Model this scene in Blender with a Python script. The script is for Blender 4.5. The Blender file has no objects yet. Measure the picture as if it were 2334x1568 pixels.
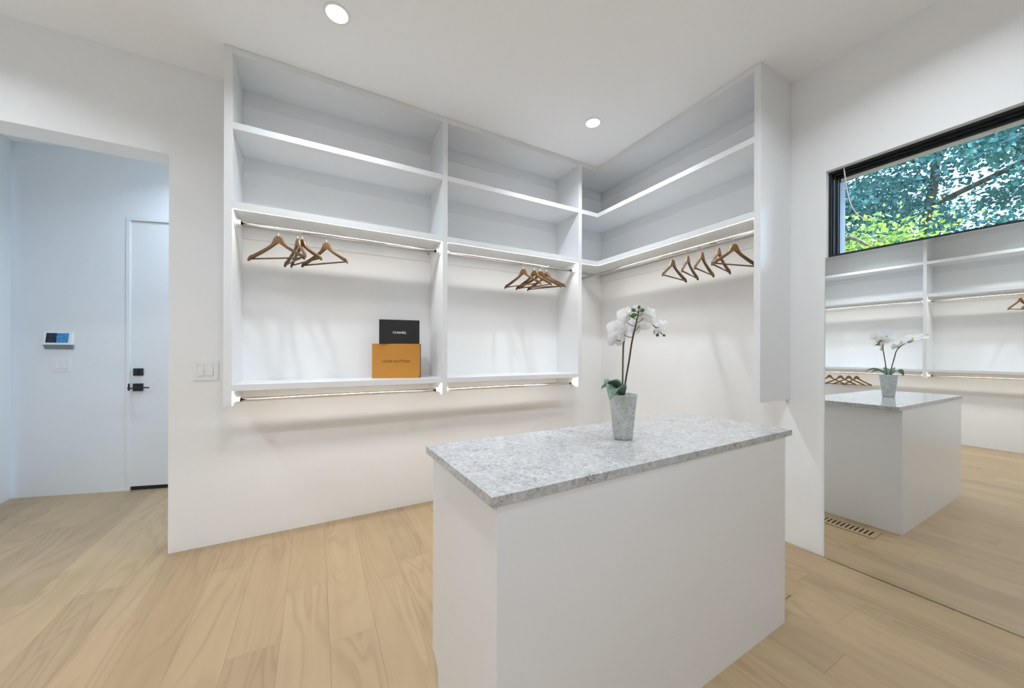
import bpy, bmesh, math, random
from mathutils import Vector, Matrix
random.seed(7)
D = bpy.data
SC = bpy.context.scene
COL = SC.collection
PI = math.pi

# ------------------------------------------------------------------ camera
F_PX, YAW, V_H, ROLL, CAM_H = 811.573, math.radians(28.833), 803.03, math.radians(-0.1716), 1.262
R = Vector((math.cos(YAW), -math.sin(YAW), 0)); FW = Vector((math.sin(YAW), math.cos(YAW), 0)); U = Vector((0, 0, 1))
XC = R*math.cos(ROLL) - U*math.sin(ROLL); YC = U*math.cos(ROLL) + R*math.sin(ROLL); ZC = -FW
cam = D.cameras.new('camera'); camo = D.objects.new('camera', cam); COL.objects.link(camo)
cam.sensor_fit = 'HORIZONTAL'; cam.sensor_width = 36.0
cam.lens = F_PX*36.0/2334.0
cam.shift_y = (V_H - 784.0)/2334.0
cam.clip_start = 0.02; cam.clip_end = 300
camo.matrix_world = Matrix(((XC.x, YC.x, ZC.x, 0), (XC.y, YC.y, ZC.y, 0), (XC.z, YC.z, ZC.z, CAM_H), (0, 0, 0, 1)))
SC.camera = camo

# ------------------------------------------------------------------ world, sun, exposure
SUN_EL, SUN_AZ = math.radians(48), math.radians(-72)      # azimuth measured from +x, anticlockwise
SKY_STRENGTH = 1.05
SUN_STRENGTH = 14.0
LIGHT_POWER, LIGHT_COLOR = 9.4, (0.82, 0.91, 1.0)        # closet downlights
HALL_POWER, HALL_COLOR = 11.0, (0.64, 0.80, 1.0)           # hall downlights
BEAM = math.radians(146)
LED_RADIANCE = 32.0
EXPOSURE = 0.36
world = D.worlds.new('sky'); SC.world = world; world.use_nodes = True
wn = world.node_tree; wn.nodes.clear()
sky = wn.nodes.new('ShaderNodeTexSky'); sky.sky_type = 'NISHITA'; sky.sun_disc = False
sky.sun_elevation = SUN_EL; sky.sun_rotation = math.radians(90) - SUN_AZ
sky.air_density = 1.0; sky.dust_density = 1.2; sky.ozone_density = 1.0
bg = wn.nodes.new('ShaderNodeBackground'); bg.inputs['Strength'].default_value = SKY_STRENGTH
wo = wn.nodes.new('ShaderNodeOutputWorld')
wn.links.new(sky.outputs[0], bg.inputs[0]); wn.links.new(bg.outputs[0], wo.inputs[0])
sl = D.lights.new('sun', 'SUN'); sl.energy = SUN_STRENGTH; sl.angle = math.radians(0.6); sl.color = (1.0, 0.95, 0.86)
so = D.objects.new('sun', sl); COL.objects.link(so)
sd = Vector((math.cos(SUN_AZ)*math.cos(SUN_EL), math.sin(SUN_AZ)*math.cos(SUN_EL), math.sin(SUN_EL)))
so.rotation_euler = sd.to_track_quat('Z', 'Y').to_euler(); so.location = (6, -6, 9)
SC.view_settings.view_transform = 'Standard'; SC.view_settings.look = 'None'
SC.view_settings.exposure = EXPOSURE; SC.view_settings.gamma = 1.0; SC.view_settings.use_curve_mapping = False
SC.cycles.use_denoising = True
SC.cycles.max_bounces = 14; SC.cycles.diffuse_bounces = 7; SC.cycles.glossy_bounces = 4
SC.cycles.transmission_bounces = 4; SC.cycles.transparent_max_bounces = 8
SC.cycles.use_adaptive_sampling = True; SC.cycles.adaptive_threshold = 0.06; SC.cycles.adaptive_min_samples = 16
SC.cycles.caustics_reflective = True; SC.cycles.caustics_refractive = False
SC.cycles.sample_clamp_indirect = 6.0

# ------------------------------------------------------------------ materials
def srgb(r, g, b):
    f = lambda c: (c/255/12.92) if c/255 <= 0.04045 else ((c/255+0.055)/1.055)**2.4
    return (f(r), f(g), f(b), 1)
class MB:
    """small node-tree helper"""
    def __init__(s, name):
        s.m = D.materials.new(name); s.m.use_nodes = True; s.t = s.m.node_tree
        s.b = s.t.nodes['Principled BSDF']; s.out = s.t.nodes['Material Output']
    def n(s, typ, **kw):
        nd = s.t.nodes.new(typ)
        for k, v in kw.items():
            if hasattr(nd, k): setattr(nd, k, v)
            else: nd.inputs[k].default_value = v
        return nd
    def l(s, a, b): s.t.links.new(a, b)
    def math(s, op, a, b=None, clamp=False):
        nd = s.t.nodes.new('ShaderNodeMath'); nd.operation = op; nd.use_clamp = clamp
        for i, v in enumerate((a, b)):
            if v is None: continue
            if hasattr(v, 'is_linked'): s.l(v, nd.inputs[i])
            else: nd.inputs[i].default_value = v
        return nd.outputs[0]
    def mix(s, fac, a, b, mode='MIX'):
        nd = s.t.nodes.new('ShaderNodeMix'); nd.data_type = 'RGBA'; nd.blend_type = mode
        for i, v in ((0, fac), (6, a), (7, b)):
            if hasattr(v, 'is_linked'): s.l(v, nd.inputs[i])
            else: nd.inputs[i].default_value = v
        return nd.outputs[2]
    def ramp(s, fac, stops):
        nd = s.t.nodes.new('ShaderNodeValToRGB'); e = nd.color_ramp.elements
        while len(e) < len(stops): e.new(0.5)
        for i, (p, c) in enumerate(stops):
            e[i].position = p; e[i].color = c if len(c) == 4 else (*c, 1)
        s.l(fac, nd.inputs[0]); return nd.outputs[0]
    def mapping(s, vec, scale=(1, 1, 1), loc=(0, 0, 0)):
        nd = s.t.nodes.new('ShaderNodeMapping'); s.l(vec, nd.inputs[0])
        nd.inputs[3].default_value = scale; nd.inputs[1].default_value = loc; return nd.outputs[0]
    def noise(s, vec, scale, detail=2.0, rough=0.5, dist=0.0):
        nd = s.t.nodes.new('ShaderNodeTexNoise'); s.l(vec, nd.inputs['Vector'])
        nd.inputs['Scale'].default_value = scale; nd.inputs['Detail'].default_value = detail
        nd.inputs['Roughness'].default_value = rough; nd.inputs['Distortion'].default_value = dist
        return nd.outputs['Fac']
    def bump(s, h, strength=0.2, dist=0.001):
        nd = s.t.nodes.new('ShaderNodeBump'); nd.inputs['Strength'].default_value = strength
        nd.inputs['Distance'].default_value = dist; s.l(h, nd.inputs['Height']); s.l(nd.outputs[0], s.b.inputs['Normal'])
    def pos(s): return s.t.nodes.new('ShaderNodeNewGeometry').outputs['Position']
    def obj(s): return s.t.nodes.new('ShaderNodeTexCoord').outputs['Object']
def setb(m, col=None, rough=None, metal=None, coat=None, spec=None):
    if col is not None: m.b.inputs['Base Color'].default_value = col if len(col) == 4 else (*col, 1)
    if rough is not None: m.b.inputs['Roughness'].default_value = rough
    if metal is not None: m.b.inputs['Metallic'].default_value = metal
    if coat is not None: m.b.inputs['Coat Weight'].default_value = coat; m.b.inputs['Coat Roughness'].default_value = 0.12
    if spec is not None: m.b.inputs['Specular IOR Level'].default_value = spec
def paint(name, col, rough, var=0.0, coat=None, spec=0.4):
    m = MB(name); setb(m, col, rough, coat=coat, spec=spec)
    if var:
        n2 = m.noise(m.pos(), 2.5, 0.0)
        m.l(m.mix(n2, tuple(v*(1-var) for v in col[:3])+(1,), tuple(min(1, v*(1+var)) for v in col[:3])+(1,)), m.b.inputs['Base Color'])
    return m.m
M = {}
M['wall'] = paint('wall_paint', (0.860, 0.864, 0.868), 0.55, 0.01)
M['hallwall'] = paint('hall_wall_paint', (0.82, 0.835, 0.85), 0.55, 0.01)
M['ceil'] = paint('ceiling_paint', (0.940, 0.950, 0.960), 0.85)
M['cab'] = paint('cabinet_lacquer', (0.785, 0.792, 0.800), 0.32)
M['island'] = paint('island_lacquer', (0.80, 0.805, 0.812), 0.22)
M['doorp'] = paint('door_paint', (0.80, 0.805, 0.81), 0.4)
M['plate'] = paint('switch_plastic', (0.84, 0.84, 0.84), 0.3)

def emis(name, col, strength):
    m = MB(name); setb(m, col, 0.5)
    m.b.inputs['Emission Color'].default_value = (*col, 1); m.b.inputs['Emission Strength'].default_value = strength
    return m.m
M['lens'] = emis('downlight_lens', (1.0, 1.0, 1.0), 6.0)
M['led'] = emis('led_diffuser', (1.0, 0.975, 0.93), LED_RADIANCE)
m = MB('chrome'); setb(m, (0.86, 0.85, 0.83), 0.12, 1.0); n = m.noise(m.pos(), 40, 1); m.l(m.ramp(n, [(0, (0.10,)*3), (1, (0.16,)*3)]), m.b.inputs['Roughness']); M['chrome'] = m.m
m = MB('white_metal'); setb(m, (0.82, 0.81, 0.79), 0.3); m.bump(m.noise(m.pos(), 300), 0.02, 0.0004); M['wmetal'] = m.m
m = MB('black_metal'); setb(m, (0.012, 0.017, 0.024), 0.38); m.bump(m.noise(m.pos(), 500), 0.05, 0.0003); M['black'] = m.m
m = MB('window_frame_black'); setb(m, (0.010, 0.015, 0.022), 0.30); m.bump(m.noise(m.pos(), 400), 0.04, 0.0003); M['frame'] = m.m
m = MB('glint_blue_grey'); setb(m, (0.30, 0.38, 0.45), 0.3, 0.6); M['glint'] = m.m  # blue-grey of the glints along the window jamb
m = MB('black_rubber'); setb(m, (0.012, 0.012, 0.014), 0.7); m.bump(m.noise(m.pos(), 400), 0.1, 0.0004); M['rubber'] = m.m
m = MB('mirror_silver'); setb(m, (0.90, 0.915, 0.91), 0.0, 1.0); n = m.noise(m.pos(), 2); m.l(m.ramp(n, [(0, (0.898, 0.913, 0.908)), (1, (0.902, 0.917, 0.912))]), m.b.inputs['Base Color']); M['mirror'] = m.m
m = MB('mirror_edge'); setb(m, (0.30, 0.34, 0.33), 0.2); m.bump(m.noise(m.pos(), 100), 0.02); M['mirroredge'] = m.m
# glass pane: thin, nearly clear
m = MB('window_glass'); t = m.t
tr = m.n('ShaderNodeBsdfTransparent'); tr.inputs[0].default_value = (0.93, 0.97, 0.98, 1)
gl = m.n('ShaderNodeBsdfGlossy'); gl.inputs['Roughness'].default_value = 0.0
fr = m.n('ShaderNodeFresnel'); fr.inputs[0].default_value = 1.45
mx = m.n('ShaderNodeMixShader'); m.l(fr.outputs[0], mx.inputs[0]); m.l(tr.outputs[0], mx.inputs[1]); m.l(gl.outputs[0], mx.inputs[2]); m.l(mx.outputs[0], m.out.inputs[0]); M['glass'] = m.m

# floor wood: contour lines of a stretched noise field make the cathedral grain
def wood_floor():
    m = MB('oak_plank'); p = m.pos()
    info = m.t.nodes.new('ShaderNodeObjectInfo').outputs['Random']
    off = m.t.nodes.new('ShaderNodeCombineXYZ'); m.l(m.math('MULTIPLY', info, 37.0), off.inputs[0]); m.l(m.math('MULTIPLY', info, 91.0), off.inputs[1]); m.l(m.math('MULTIPLY', info, 53.0), off.inputs[2])
    add = m.t.nodes.new('ShaderNodeVectorMath'); add.operation = 'ADD'; m.l(p, add.inputs[0]); m.l(off.outputs[0], add.inputs[1])
    v = add.outputs[0]
    broad = m.noise(m.mapping(v, (6.0, 0.85, 1)), 1.0, 1.5, 0.45, 0.35)
    rings = m.math('SINE', m.math('MULTIPLY', broad, 70.0))
    rings = m.math('POWER', m.math('MULTIPLY_ADD', rings, 0.5) if False else m.math('ADD', m.math('MULTIPLY', rings, 0.5), 0.5), 3.0)
    mask = m.ramp(m.noise(m.mapping(v, (4.0, 0.9, 1)), 1.0, 1.0), [(0.42, (0, 0, 0)), (0.62, (1, 1, 1))])
    rings = m.math('MULTIPLY', rings, m.math('ADD', m.math('MULTIPLY', mask, 0.75), 0.25))
    fib = m.noise(m.mapping(v, (150.0, 3.0, 1)), 1.0, 2.0, 0.6)
    wide = m.noise(m.mapping(v, (14.0, 0.6, 1)), 1.0, 2.0)
    base = m.mix(wide, (0.470, 0.350, 0.212, 1), (0.370, 0.261, 0.148, 1))
    base = m.mix(m.math('MULTIPLY', fib, 0.55), base, (0.37, 0.262, 0.155, 1))
    base = m.mix(m.math('MULTIPLY', rings, 0.46), base, (0.300, 0.200, 0.115, 1))
    tone = m.ramp(info, [(0.0, (0.90, 0.90, 0.90)), (0.35, (1.0, 0.99, 0.97)), (0.7, (1.06, 1.06, 1.06)), (1.0, (0.95, 0.92, 0.88))])
    base = m.mix(1.0, base, tone, 'MULTIPLY')
    kn = m.t.nodes.new('ShaderNodeTexVoronoi'); kn.inputs['Scale'].default_value = 1.0; m.l(m.mapping(v, (1.9, 0.8, 1)), kn.inputs['Vector'])
    knot = m.ramp(kn.outputs['Distance'], [(0.0, (1, 1, 1)), (0.012, (1, 1, 1)), (0.03, (0, 0, 0))])
    base = m.mix(m.math('MULTIPLY', knot, 0.6), base, (0.10, 0.065, 0.04, 1))
    m.l(base, m.b.inputs['Base Color'])
    m.l(m.ramp(fib, [(0.2, (0.34,)*3), (0.8, (0.46,)*3)]), m.b.inputs['Roughness'])
    m.b.inputs['Specular IOR Level'].default_value = 0.4
    return m.m
M['floor'] = wood_floor()
def quartz():
    m = MB('quartz_stone'); v = m.pos()
    mott = m.noise(v, 70.0, 4.0, 0.6, 0.8)
    base = m.ramp(mott, [(0.28, (0.300, 0.293, 0.285)), (0.44, (0.460, 0.455, 0.450)), (0.58, (0.560, 0.556, 0.553)), (0.74, (0.680, 0.677, 0.675))])
    cloud = m.noise(v, 14.0, 2.0, 0.5)
    base = m.mix(m.ramp(cloud, [(0.40, (0.0,)*3), (0.68, (0.45,)*3)]), base, (0.395, 0.388, 0.384, 1))
    vn = m.noise(v, 24.0, 3.0, 0.55, 1.4)
    vein = m.ramp(m.math('ABSOLUTE', m.math('SUBTRACT', vn, 0.5)), [(0.0, (1, 1, 1)), (0.008, (0.8,)*3), (0.016, (0, 0, 0))])
    mask = m.ramp(m.noise(v, 11.0, 2.0), [(0.50, (0, 0, 0)), (0.60, (1, 1, 1))])
    base = m.mix(m.math('MULTIPLY', m.math('MULTIPLY', vein, mask), 0.85), base, (0.055, 0.055, 0.058, 1))
    m.l(base, m.b.inputs['Base Color']); setb(m, rough=0.09, spec=0.5)
    return m.m
M['quartz'] = quartz()
def hanger_wood():
    m = MB('walnut_stained_wood'); v = m.obj()
    n = m.noise(m.mapping(v, (18, 60, 60)), 1.0, 4.0, 0.6)
    c = m.ramp(n, [(0.25, (0.092, 0.044, 0.012)), (0.6, (0.150, 0.074, 0.021)), (0.85, (0.205, 0.106, 0.033))])
    m.l(c, m.b.inputs['Base Color']); setb(m, rough=0.28); return m.m
M['hanger'] = hanger_wood()
m = MB('hook_steel'); setb(m, (0.8, 0.79, 0.77), 0.2, 1.0); m.bump(m.noise(m.pos(), 300), 0.02); M['hook'] = m.m
def concrete():
    m = MB('grey_concrete'); v = m.obj()
    n = m.noise(v, 28, 4, 0.6); c = m.ramp(n, [(0.3, (0.44, 0.465, 0.445)), (0.7, (0.60, 0.62, 0.595))])
    n2 = m.noise(m.mapping(v, (1, 1, 1.6)), 85, 5, 0.7); s = m.ramp(n2, [(0.0, (1, 1, 1)), (0.37, (1, 1, 1)), (0.44, (0, 0, 0))])
    m.l(m.mix(m.math('MULTIPLY', s, 0.7), c, (0.14, 0.145, 0.13, 1)), m.b.inputs['Base Color']); setb(m, rough=0.85); m.bump(n2, 0.4, 0.001); return m.m
M['pot'] = concrete()
m = MB('dark_soil'); n = m.noise(m.obj(), 120, 4); m.l(m.ramp(n, [(0.3, (0.02, 0.015, 0.01)), (0.7, (0.09, 0.07, 0.05))]), m.b.inputs['Base Color']); setb(m, rough=0.95); m.bump(n, 0.8, 0.003); M['soil'] = m.m
def leafmat(name, a, b, trans, rough=0.4):
    m = MB(name); n = m.noise(m.pos(), 22, 3); c = m.ramp(n, [(0.3, a), (0.7, b)])
    m.l(c, m.b.inputs['Base Color']); setb(m, rough=rough)
    if trans:
        tl = m.n('ShaderNodeBsdfTranslucent'); m.l(c, tl.inputs[0]); mx = m.n('ShaderNodeMixShader'); mx.inputs[0].default_value = trans
        m.l(m.b.outputs[0], mx.inputs[1]); m.l(tl.outputs[0], mx.inputs[2]); m.l(mx.outputs[0], m.out.inputs[0])
    return m.m
M['oleaf'] = leafmat('orchid_leaf', (0.105, 0.180, 0.125), (0.190, 0.280, 0.205), 0, 0.45)
M['petal'] = leafmat('orchid_petal', (0.86, 0.86, 0.86), (0.92, 0.92, 0.92), 0.3, 0.5)
M['lip'] = leafmat('orchid_lip', (0.80, 0.55, 0.10), (0.85, 0.75, 0.40), 0.2, 0.5)
M['bud'] = leafmat('orchid_bud', (0.085, 0.085, 0.040), (0.15, 0.15, 0.075), 0, 0.5)
M['budg'] = leafmat('orchid_bud_green', (0.05, 0.20, 0.02), (0.10, 0.30, 0.04), 0.1, 0.4)
M['ostem'] = leafmat('orchid_stem', (0.070, 0.055, 0.025), (0.13, 0.105, 0.05), 0, 0.5)
M['treeleaf'] = leafmat('tree_leaf_skylit', (0.030, 0.120, 0.130), (0.070, 0.230, 0.220), 0.35, 0.35)  # blue of skylight on shaded foliage mixed into the leaf green
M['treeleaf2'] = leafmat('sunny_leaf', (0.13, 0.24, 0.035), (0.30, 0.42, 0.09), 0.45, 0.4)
m = MB('bark'); n = m.noise(m.mapping(m.pos(), (1, 1, 0.3)), 20, 4); m.l(m.ramp(n, [(0.3, (0.045, 0.035, 0.028)), (0.7, (0.17, 0.13, 0.10))]), m.b.inputs['Base Color']); setb(m, rough=0.9); m.bump(n, 0.6, 0.02); M['bark'] = m.m
m = MB('lawn'); n = m.noise(m.pos(), 3, 5); m.l(m.ramp(n, [(0.3, (0.05, 0.10, 0.03)), (0.7, (0.12, 0.19, 0.06))]), m.b.inputs['Base Color']); setb(m, rough=0.95); M['lawn'] = m.m
def card(name, a, b, rough=0.5):
    m = MB(name); n = m.noise(m.pos(), 90, 3); m.l(m.ramp(n, [(0.2, a), (0.8, b)]), m.b.inputs['Base Color']); setb(m, rough=rough); m.bump(n, 0.05, 0.0004); return m.m
M['orange'] = card('orange_card', (0.50, 0.215, 0.026), (0.545, 0.240, 0.033))
M['brown'] = card('brown_edge', (0.16, 0.07, 0.025), (0.20, 0.09, 0.03))
M['cream'] = card('cream_card', (0.55, 0.43, 0.36), (0.62, 0.50, 0.42))
M['blackcard'] = card('black_card', (0.0085, 0.008, 0.0085), (0.012, 0.011, 0.012), 0.45)
M['white_ink'] = card('white_ink', (0.75, 0.75, 0.75), (0.8, 0.8, 0.8))
M['brown_ink'] = card('brown_ink', (0.030, 0.016, 0.008), (0.04, 0.022, 0.01))
M['dark'] = card('slot_shade_black', (0.004, 0.003, 0.003), (0.008, 0.006, 0.005), 0.9)  # near-black for the shade in the vent slots
M['cord'] = card('white_cord', (0.70, 0.70, 0.70), (0.80, 0.80, 0.80), 0.5)
M['greylip'] = card('grey_plastic', (0.20, 0.225, 0.25), (0.22, 0.245, 0.27), 0.4)
def screen():
    m = MB('touch_screen'); tc = m.t.nodes.new('ShaderNodeTexCoord').outputs['Generated']
    sp = m.n('ShaderNodeSeparateXYZ'); m.l(tc, sp.inputs[0])
    half = m.ramp(sp.outputs[0], [(0.47, (0, 0, 0)), (0.48, (1, 1, 1))])
    n = m.noise(tc, 9, 4, 0.7); n2 = m.noise(tc, 30, 2)
    right = m.ramp(n, [(0.35, (0.015, 0.10, 0.26)), (0.55, (0.035, 0.19, 0.42)), (0.72, (0.10, 0.42, 0.62))])
    left = m.ramp(n, [(0.4, (0.004, 0.006, 0.018)), (0.7, (0.015, 0.03, 0.07))])
    c = m.mix(half, left, right)
    m.l(c, m.b.inputs['Base Color']); setb(m, rough=0.12)
    m.l(c, m.b.inputs['Emission Color']); m.b.inputs['Emission Strength'].default_value = 0.25
    return m.m
M['screen'] = screen()

# ------------------------------------------------------------------ mesh helpers
class G:
    """collects geometry in one bmesh"""
    def __init__(s): s.bm = bmesh.new()
    def box(s, x0, x1, y0, y1, z0, z1, bev=0.0, seg=1):
        b = bmesh.new(); bmesh.ops.create_cube(b, size=1.0)
        for v in b.verts:
            v.co = Vector(((x0+x1)/2+v.co.x*(x1-x0), (y0+y1)/2+v.co.y*(y1-y0), (z0+z1)/2+v.co.z*(z1-z0)))
        if bev > 0: bmesh.ops.bevel(b, geom=b.edges[:], offset=bev, segments=seg, profile=0.5, affect='EDGES')
        s.take(b); return s
    def take(s, b):
        me = D.meshes.new('tmp'); b.to_mesh(me); b.free(); s.bm.from_mesh(me); D.meshes.remove(me)
    def prism(s, pts, axis, a0, a1, bev=0.0, seg=2):
        """polygon pts in the plane normal to axis, extruded from a0 to a1"""
        b = bmesh.new()
        def P(p, a): return {'x': (a, p[0], p[1]), 'y': (p[0], a, p[1]), 'z': (p[0], p[1], a)}[axis]
        v0 = [b.verts.new(P(p, a0)) for p in pts]; v1 = [b.verts.new(P(p, a1)) for p in pts]
        b.faces.new(v0); b.faces.new(v1[::-1])
        for i in range(len(pts)):
            j = (i+1) % len(pts); b.faces.new((v0[i], v1[i], v1[j], v0[j]))
        bmesh.ops.recalc_face_normals(b, faces=b.faces[:])
        if bev > 0:
            es = [e for e in b.edges if abs(({'x': 0, 'y': 1, 'z': 2}[axis] == 0) and (e.verts[0].co.x-e.verts[1].co.x) or 0) < 1e9 and len({f for f in e.link_faces if len(f.verts) > 4}) == 1]
            bmesh.ops.bevel(b, geom=es, offset=bev, segments=seg, profile=0.5, affect='EDGES')
        s.take(b); return s
    def tube(s, path, rad, seg=12, cap=True):
        b = bmesh.new(); n = len(path); P = [Vector(p) for p in path]
        rs = rad if isinstance(rad, (list, tuple)) else [rad]*n
        rings = []; ref = None
        for i, p in enumerate(P):
            t = (P[min(i+1, n-1)]-P[max(i-1, 0)]).normalized()
            if ref is None:
                ref = Vector((0, 0, 1)) if abs(t.z) < 0.9 else Vector((1, 0, 0))
            a = (ref - t*ref.dot(t)).normalized(); ref = a; c = t.cross(a)
            rings.append([b.verts.new(p + (a*math.cos(2*PI*k/seg)+c*math.sin(2*PI*k/seg))*rs[i]) for k in range(seg)])
        for i in range(n-1):
            for k in range(seg):
                f = b.faces.new((rings[i][k], rings[i][(k+1) % seg], rings[i+1][(k+1) % seg], rings[i+1][k])); f.smooth = True
        if cap: b.faces.new(rings[0][::-1]); b.faces.new(rings[-1])
        s.take(b); return s
    def lathe(s, prof, seg=32, axis='z', origin=(0, 0, 0), smooth=True):
        b = bmesh.new(); O = Vector(origin); rings = []
        def P(r, h, a):
            c, d = r*math.cos(a), r*math.sin(a)
            return O + Vector({'z': (c, d, h), 'x': (h, c, d), 'y': (d, h, c)}[axis])
        for r, h in prof: rings.append([b.verts.new(P(max(r, 1e-5), h, 2*PI*k/seg)) for k in range(seg)])
        for i in range(len(prof)-1):
            for k in range(seg):
                f = b.faces.new((rings[i][k], rings[i][(k+1) % seg], rings[i+1][(k+1) % seg], rings[i+1][k])); f.smooth = smooth
        bmesh.ops.remove_doubles(b, verts=b.verts[:], dist=1e-4)
        bmesh.ops.recalc_face_normals(b, faces=b.faces[:])
        s.take(b); return s
    def grid(s, fn, nu, nv, smooth=True):
        b = bmesh.new(); V = [[b.verts.new(fn(i/nu, j/nv)) for j in range(nv+1)] for i in range(nu+1)]
        for i in range(nu):
            for j in range(nv):
                f = b.faces.new((V[i][j], V[i+1][j], V[i+1][j+1], V[i][j+1])); f.smooth = smooth
        bmesh.ops.remove_doubles(b, verts=b.verts[:], dist=1e-6)
        s.take(b); return s
def link(name, g, mat, parent=None, local=False):
    me = D.meshes.new(name); g.bm.to_mesh(me); g.bm.free()
    if mat: me.materials.append(M[mat] if isinstance(mat, str) else mat)
    o = D.objects.new(name, me); COL.objects.link(o)
    if parent is not None: adopt(o, parent, local)
    return o
def adopt(o, parent, local=False):
    o.parent = parent
    if not local: o.matrix_parent_inverse = world_of(parent).inverted()
def world_of(p):
    m = Matrix.LocRotScale(p.location, p.rotation_euler, p.scale)
    return (world_of(p.parent) @ p.matrix_parent_inverse @ m) if p.parent else m
def tag(o, label=None, cat=None, group=None, kind=None):
    if label: o['label'] = label
    if cat: o['category'] = cat
    if group: o['group'] = group
    if kind: o['kind'] = kind
    return o
def thing(name, label, cat, loc=(0, 0, 0), rz=0.0, group=None):
    e = D.objects.new(name, None); COL.objects.link(e); e.location = loc; e.rotation_euler = (0, 0, rz); e.empty_display_size = 0.05
    return tag(e, label, cat, group)
def struct(name, g, mat, parent=None):
    o = link(name, g, mat, parent)
    if parent is None: o['kind'] = 'structure'
    return o
def bez(pts, n):
    """Catmull-Rom through pts"""
    P = [Vector(p) for p in pts]; P = [2*P[0]-P[1]] + P + [2*P[-1]-P[-2]]; out = []
    segs = len(P)-3
    for i in range(n+1):
        t = i/n*segs; k = min(int(t), segs-1); u = t-k; a, b, c, d = P[k:k+4]
        out.append(0.5*((2*b)+(c-a)*u+(2*a-5*b+4*c-d)*u*u+(3*b-a-3*c+d)*u**3))
    return out

# ------------------------------------------------------------------ room shell
YA, XB, XW, YF, ZC_, YA2 = 2.975, 2.763, -2.540, -1.62, 3.056, 3.160     # back wall, right wall, left wall, front wall, ceiling, hall side of back wall
OPX0, OPX1, OPZ = -1.95, -0.805, 2.490
WY0, WY1, WZ0, WZ1 = -0.75, 0.995, 1.852, 2.387                          # window opening in the right wall
HX = -2.28                                                               # hall left wall
W0 = Vector((-2.275, 4.73, 0)); WT = Vector((0.9594, -0.2821, 0)); WN = Vector((-0.2821, -0.9594, 0))   # angled hall wall: origin, direction, normal towards the closet
WLEN = 2.02
WE = W0 + WT*WLEN

floor = struct('floor', G().box(-2.75, 2.95, -1.80, 5.3, -0.12, -0.016), 'wall')
known = {11: .7235, 9: .634, -2: 1.836, -1: 2.204, 0: 1.731, 1: 2.077, -6: 2.685, -5: 2.297, -3: 2.595}
for k in range(-14, 15):
    x0 = 0.055+0.189*k; x1 = min(x0+0.189, XB)
    y_lo, y_hi = YF, (5.0 if x0 < 1.25 else YA+0.02)
    rnd = random.Random(100+k)
    a = known.get(k, rnd.uniform(0, 2.0))
    cuts = [a]
    while cuts[-1] < y_hi: cuts.append(cuts[-1]+rnd.uniform(1.55, 2.15))
    while cuts[0] > y_lo: cuts.insert(0, cuts[0]-rnd.uniform(1.55, 2.15))
    for c0, c1 in zip(cuts, cuts[1:]):
        c0 = max(c0, y_lo); c1 = min(c1, y_hi)
        if c1-c0 < 0.02: continue
        g = G().box(x0+0.00015, x1-0.00015, c0+0.00015, c1-0.00015, -0.015, 0.0, 0.0006)
        link('plank', g, 'floor', floor)

g = G().box(OPX1, XB+0.2, YA, YA2, 0, ZC_).box(OPX0, OPX1, YA, YA2, OPZ, ZC_).box(XW-0.15, OPX0, YA, YA2, 0, ZC_)
struct('wall_back', g, 'wall')
g = G().box(XB, XB+0.2, YF-0.15, YA, 0, WZ0).box(XB, XB+0.2, YF-0.15, YA, WZ1, ZC_).box(XB, XB+0.2, WY1, YA, WZ0, WZ1).box(XB, XB+0.2, YF-0.15, WY0, WZ0, WZ1)
struct('wall_right', g, 'wall')
struct('wall_left', G().box(XW-0.15, XW, YF-0.15, YA, 0, ZC_), 'wall')
struct('wall_front', G().box(XW, XB, YF-0.15, YF, 0, ZC_), 'wall')
struct('ceiling', G().box(XW-0.2, XB+0.25, YF-0.2, 5.4, ZC_, ZC_+0.12), 'ceil')
# hall behind the opening
struct('wall_hall_left', G().box(HX-0.15, HX, YA2, 4.72, 0, ZC_), 'hallwall')
DS0, DS1, DZ1 = 0.836, 1.746, 2.444                                      # door slab along the angled wall
def hallpt(s, n, z): p = W0 + WT*s + WN*n; return (p.x, p.y, z)
def hbox(g, s0, s1, n0, n1, z0, z1, bev=0.0):
    """box in the angled wall's own axes"""
    b = bmesh.new(); bmesh.ops.create_cube(b, size=1.0)
    for v in b.verts:
        v.co = Vector(((s0+s1)/2+v.co.x*(s1-s0), (n0+n1)/2+v.co.y*(n1-n0), (z0+z1)/2+v.co.z*(z1-z0)))
    if bev: bmesh.ops.bevel(b, geom=b.edges[:], offset=bev, segments=2, profile=0.5, affect='EDGES')
    for v in b.verts: v.co = Vector(hallpt(*v.co))
    bmesh.ops.recalc_face_normals(b, faces=b.faces[:]); g.take(b); return g
g = G(); hbox(g, -0.25, DS0-0.004, -0.15, 0, 0, ZC_); hbox(g, DS1+0.004, WLEN, -0.15, 0, 0, ZC_); hbox(g, DS0-0.004, DS1+0.004, -0.15, 0, DZ1+0.004, ZC_)
struct('wall_hall_back', g, 'hallwall')
HRX = 1.60
g = G().box(WE.x-0.02, HRX, WE.y, WE.y+0.15, 0, ZC_)
struct('wall_hall_side', g, 'hallwall')
g = G().box(HRX, HRX+0.15, YA2, WE.y+0.15, 0, 0.25).box(HRX, HRX+0.15, YA2, WE.y+0.15, 2.55, ZC_).box(HRX, HRX+0.15, YA2, YA2+0.08, 0.25, 2.55).box(HRX, HRX+0.15, WE.y-0.08, WE.y+0.15, 0.25, 2.55)
struct('wall_hall_right', g, 'hallwall')
hw = struct('window_hall_added', G().box(HRX+0.05, HRX+0.056, YA2+0.08, WE.y-0.08, 0.25, 2.55), 'glass')  # unseen window, added to bring blue daylight into the hall
g = G()
for y in (YA2+0.08, WE.y-0.12): g.box(HRX+0.03, HRX+0.08, y, y+0.04, 0.25, 2.55, 0.002)
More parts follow.
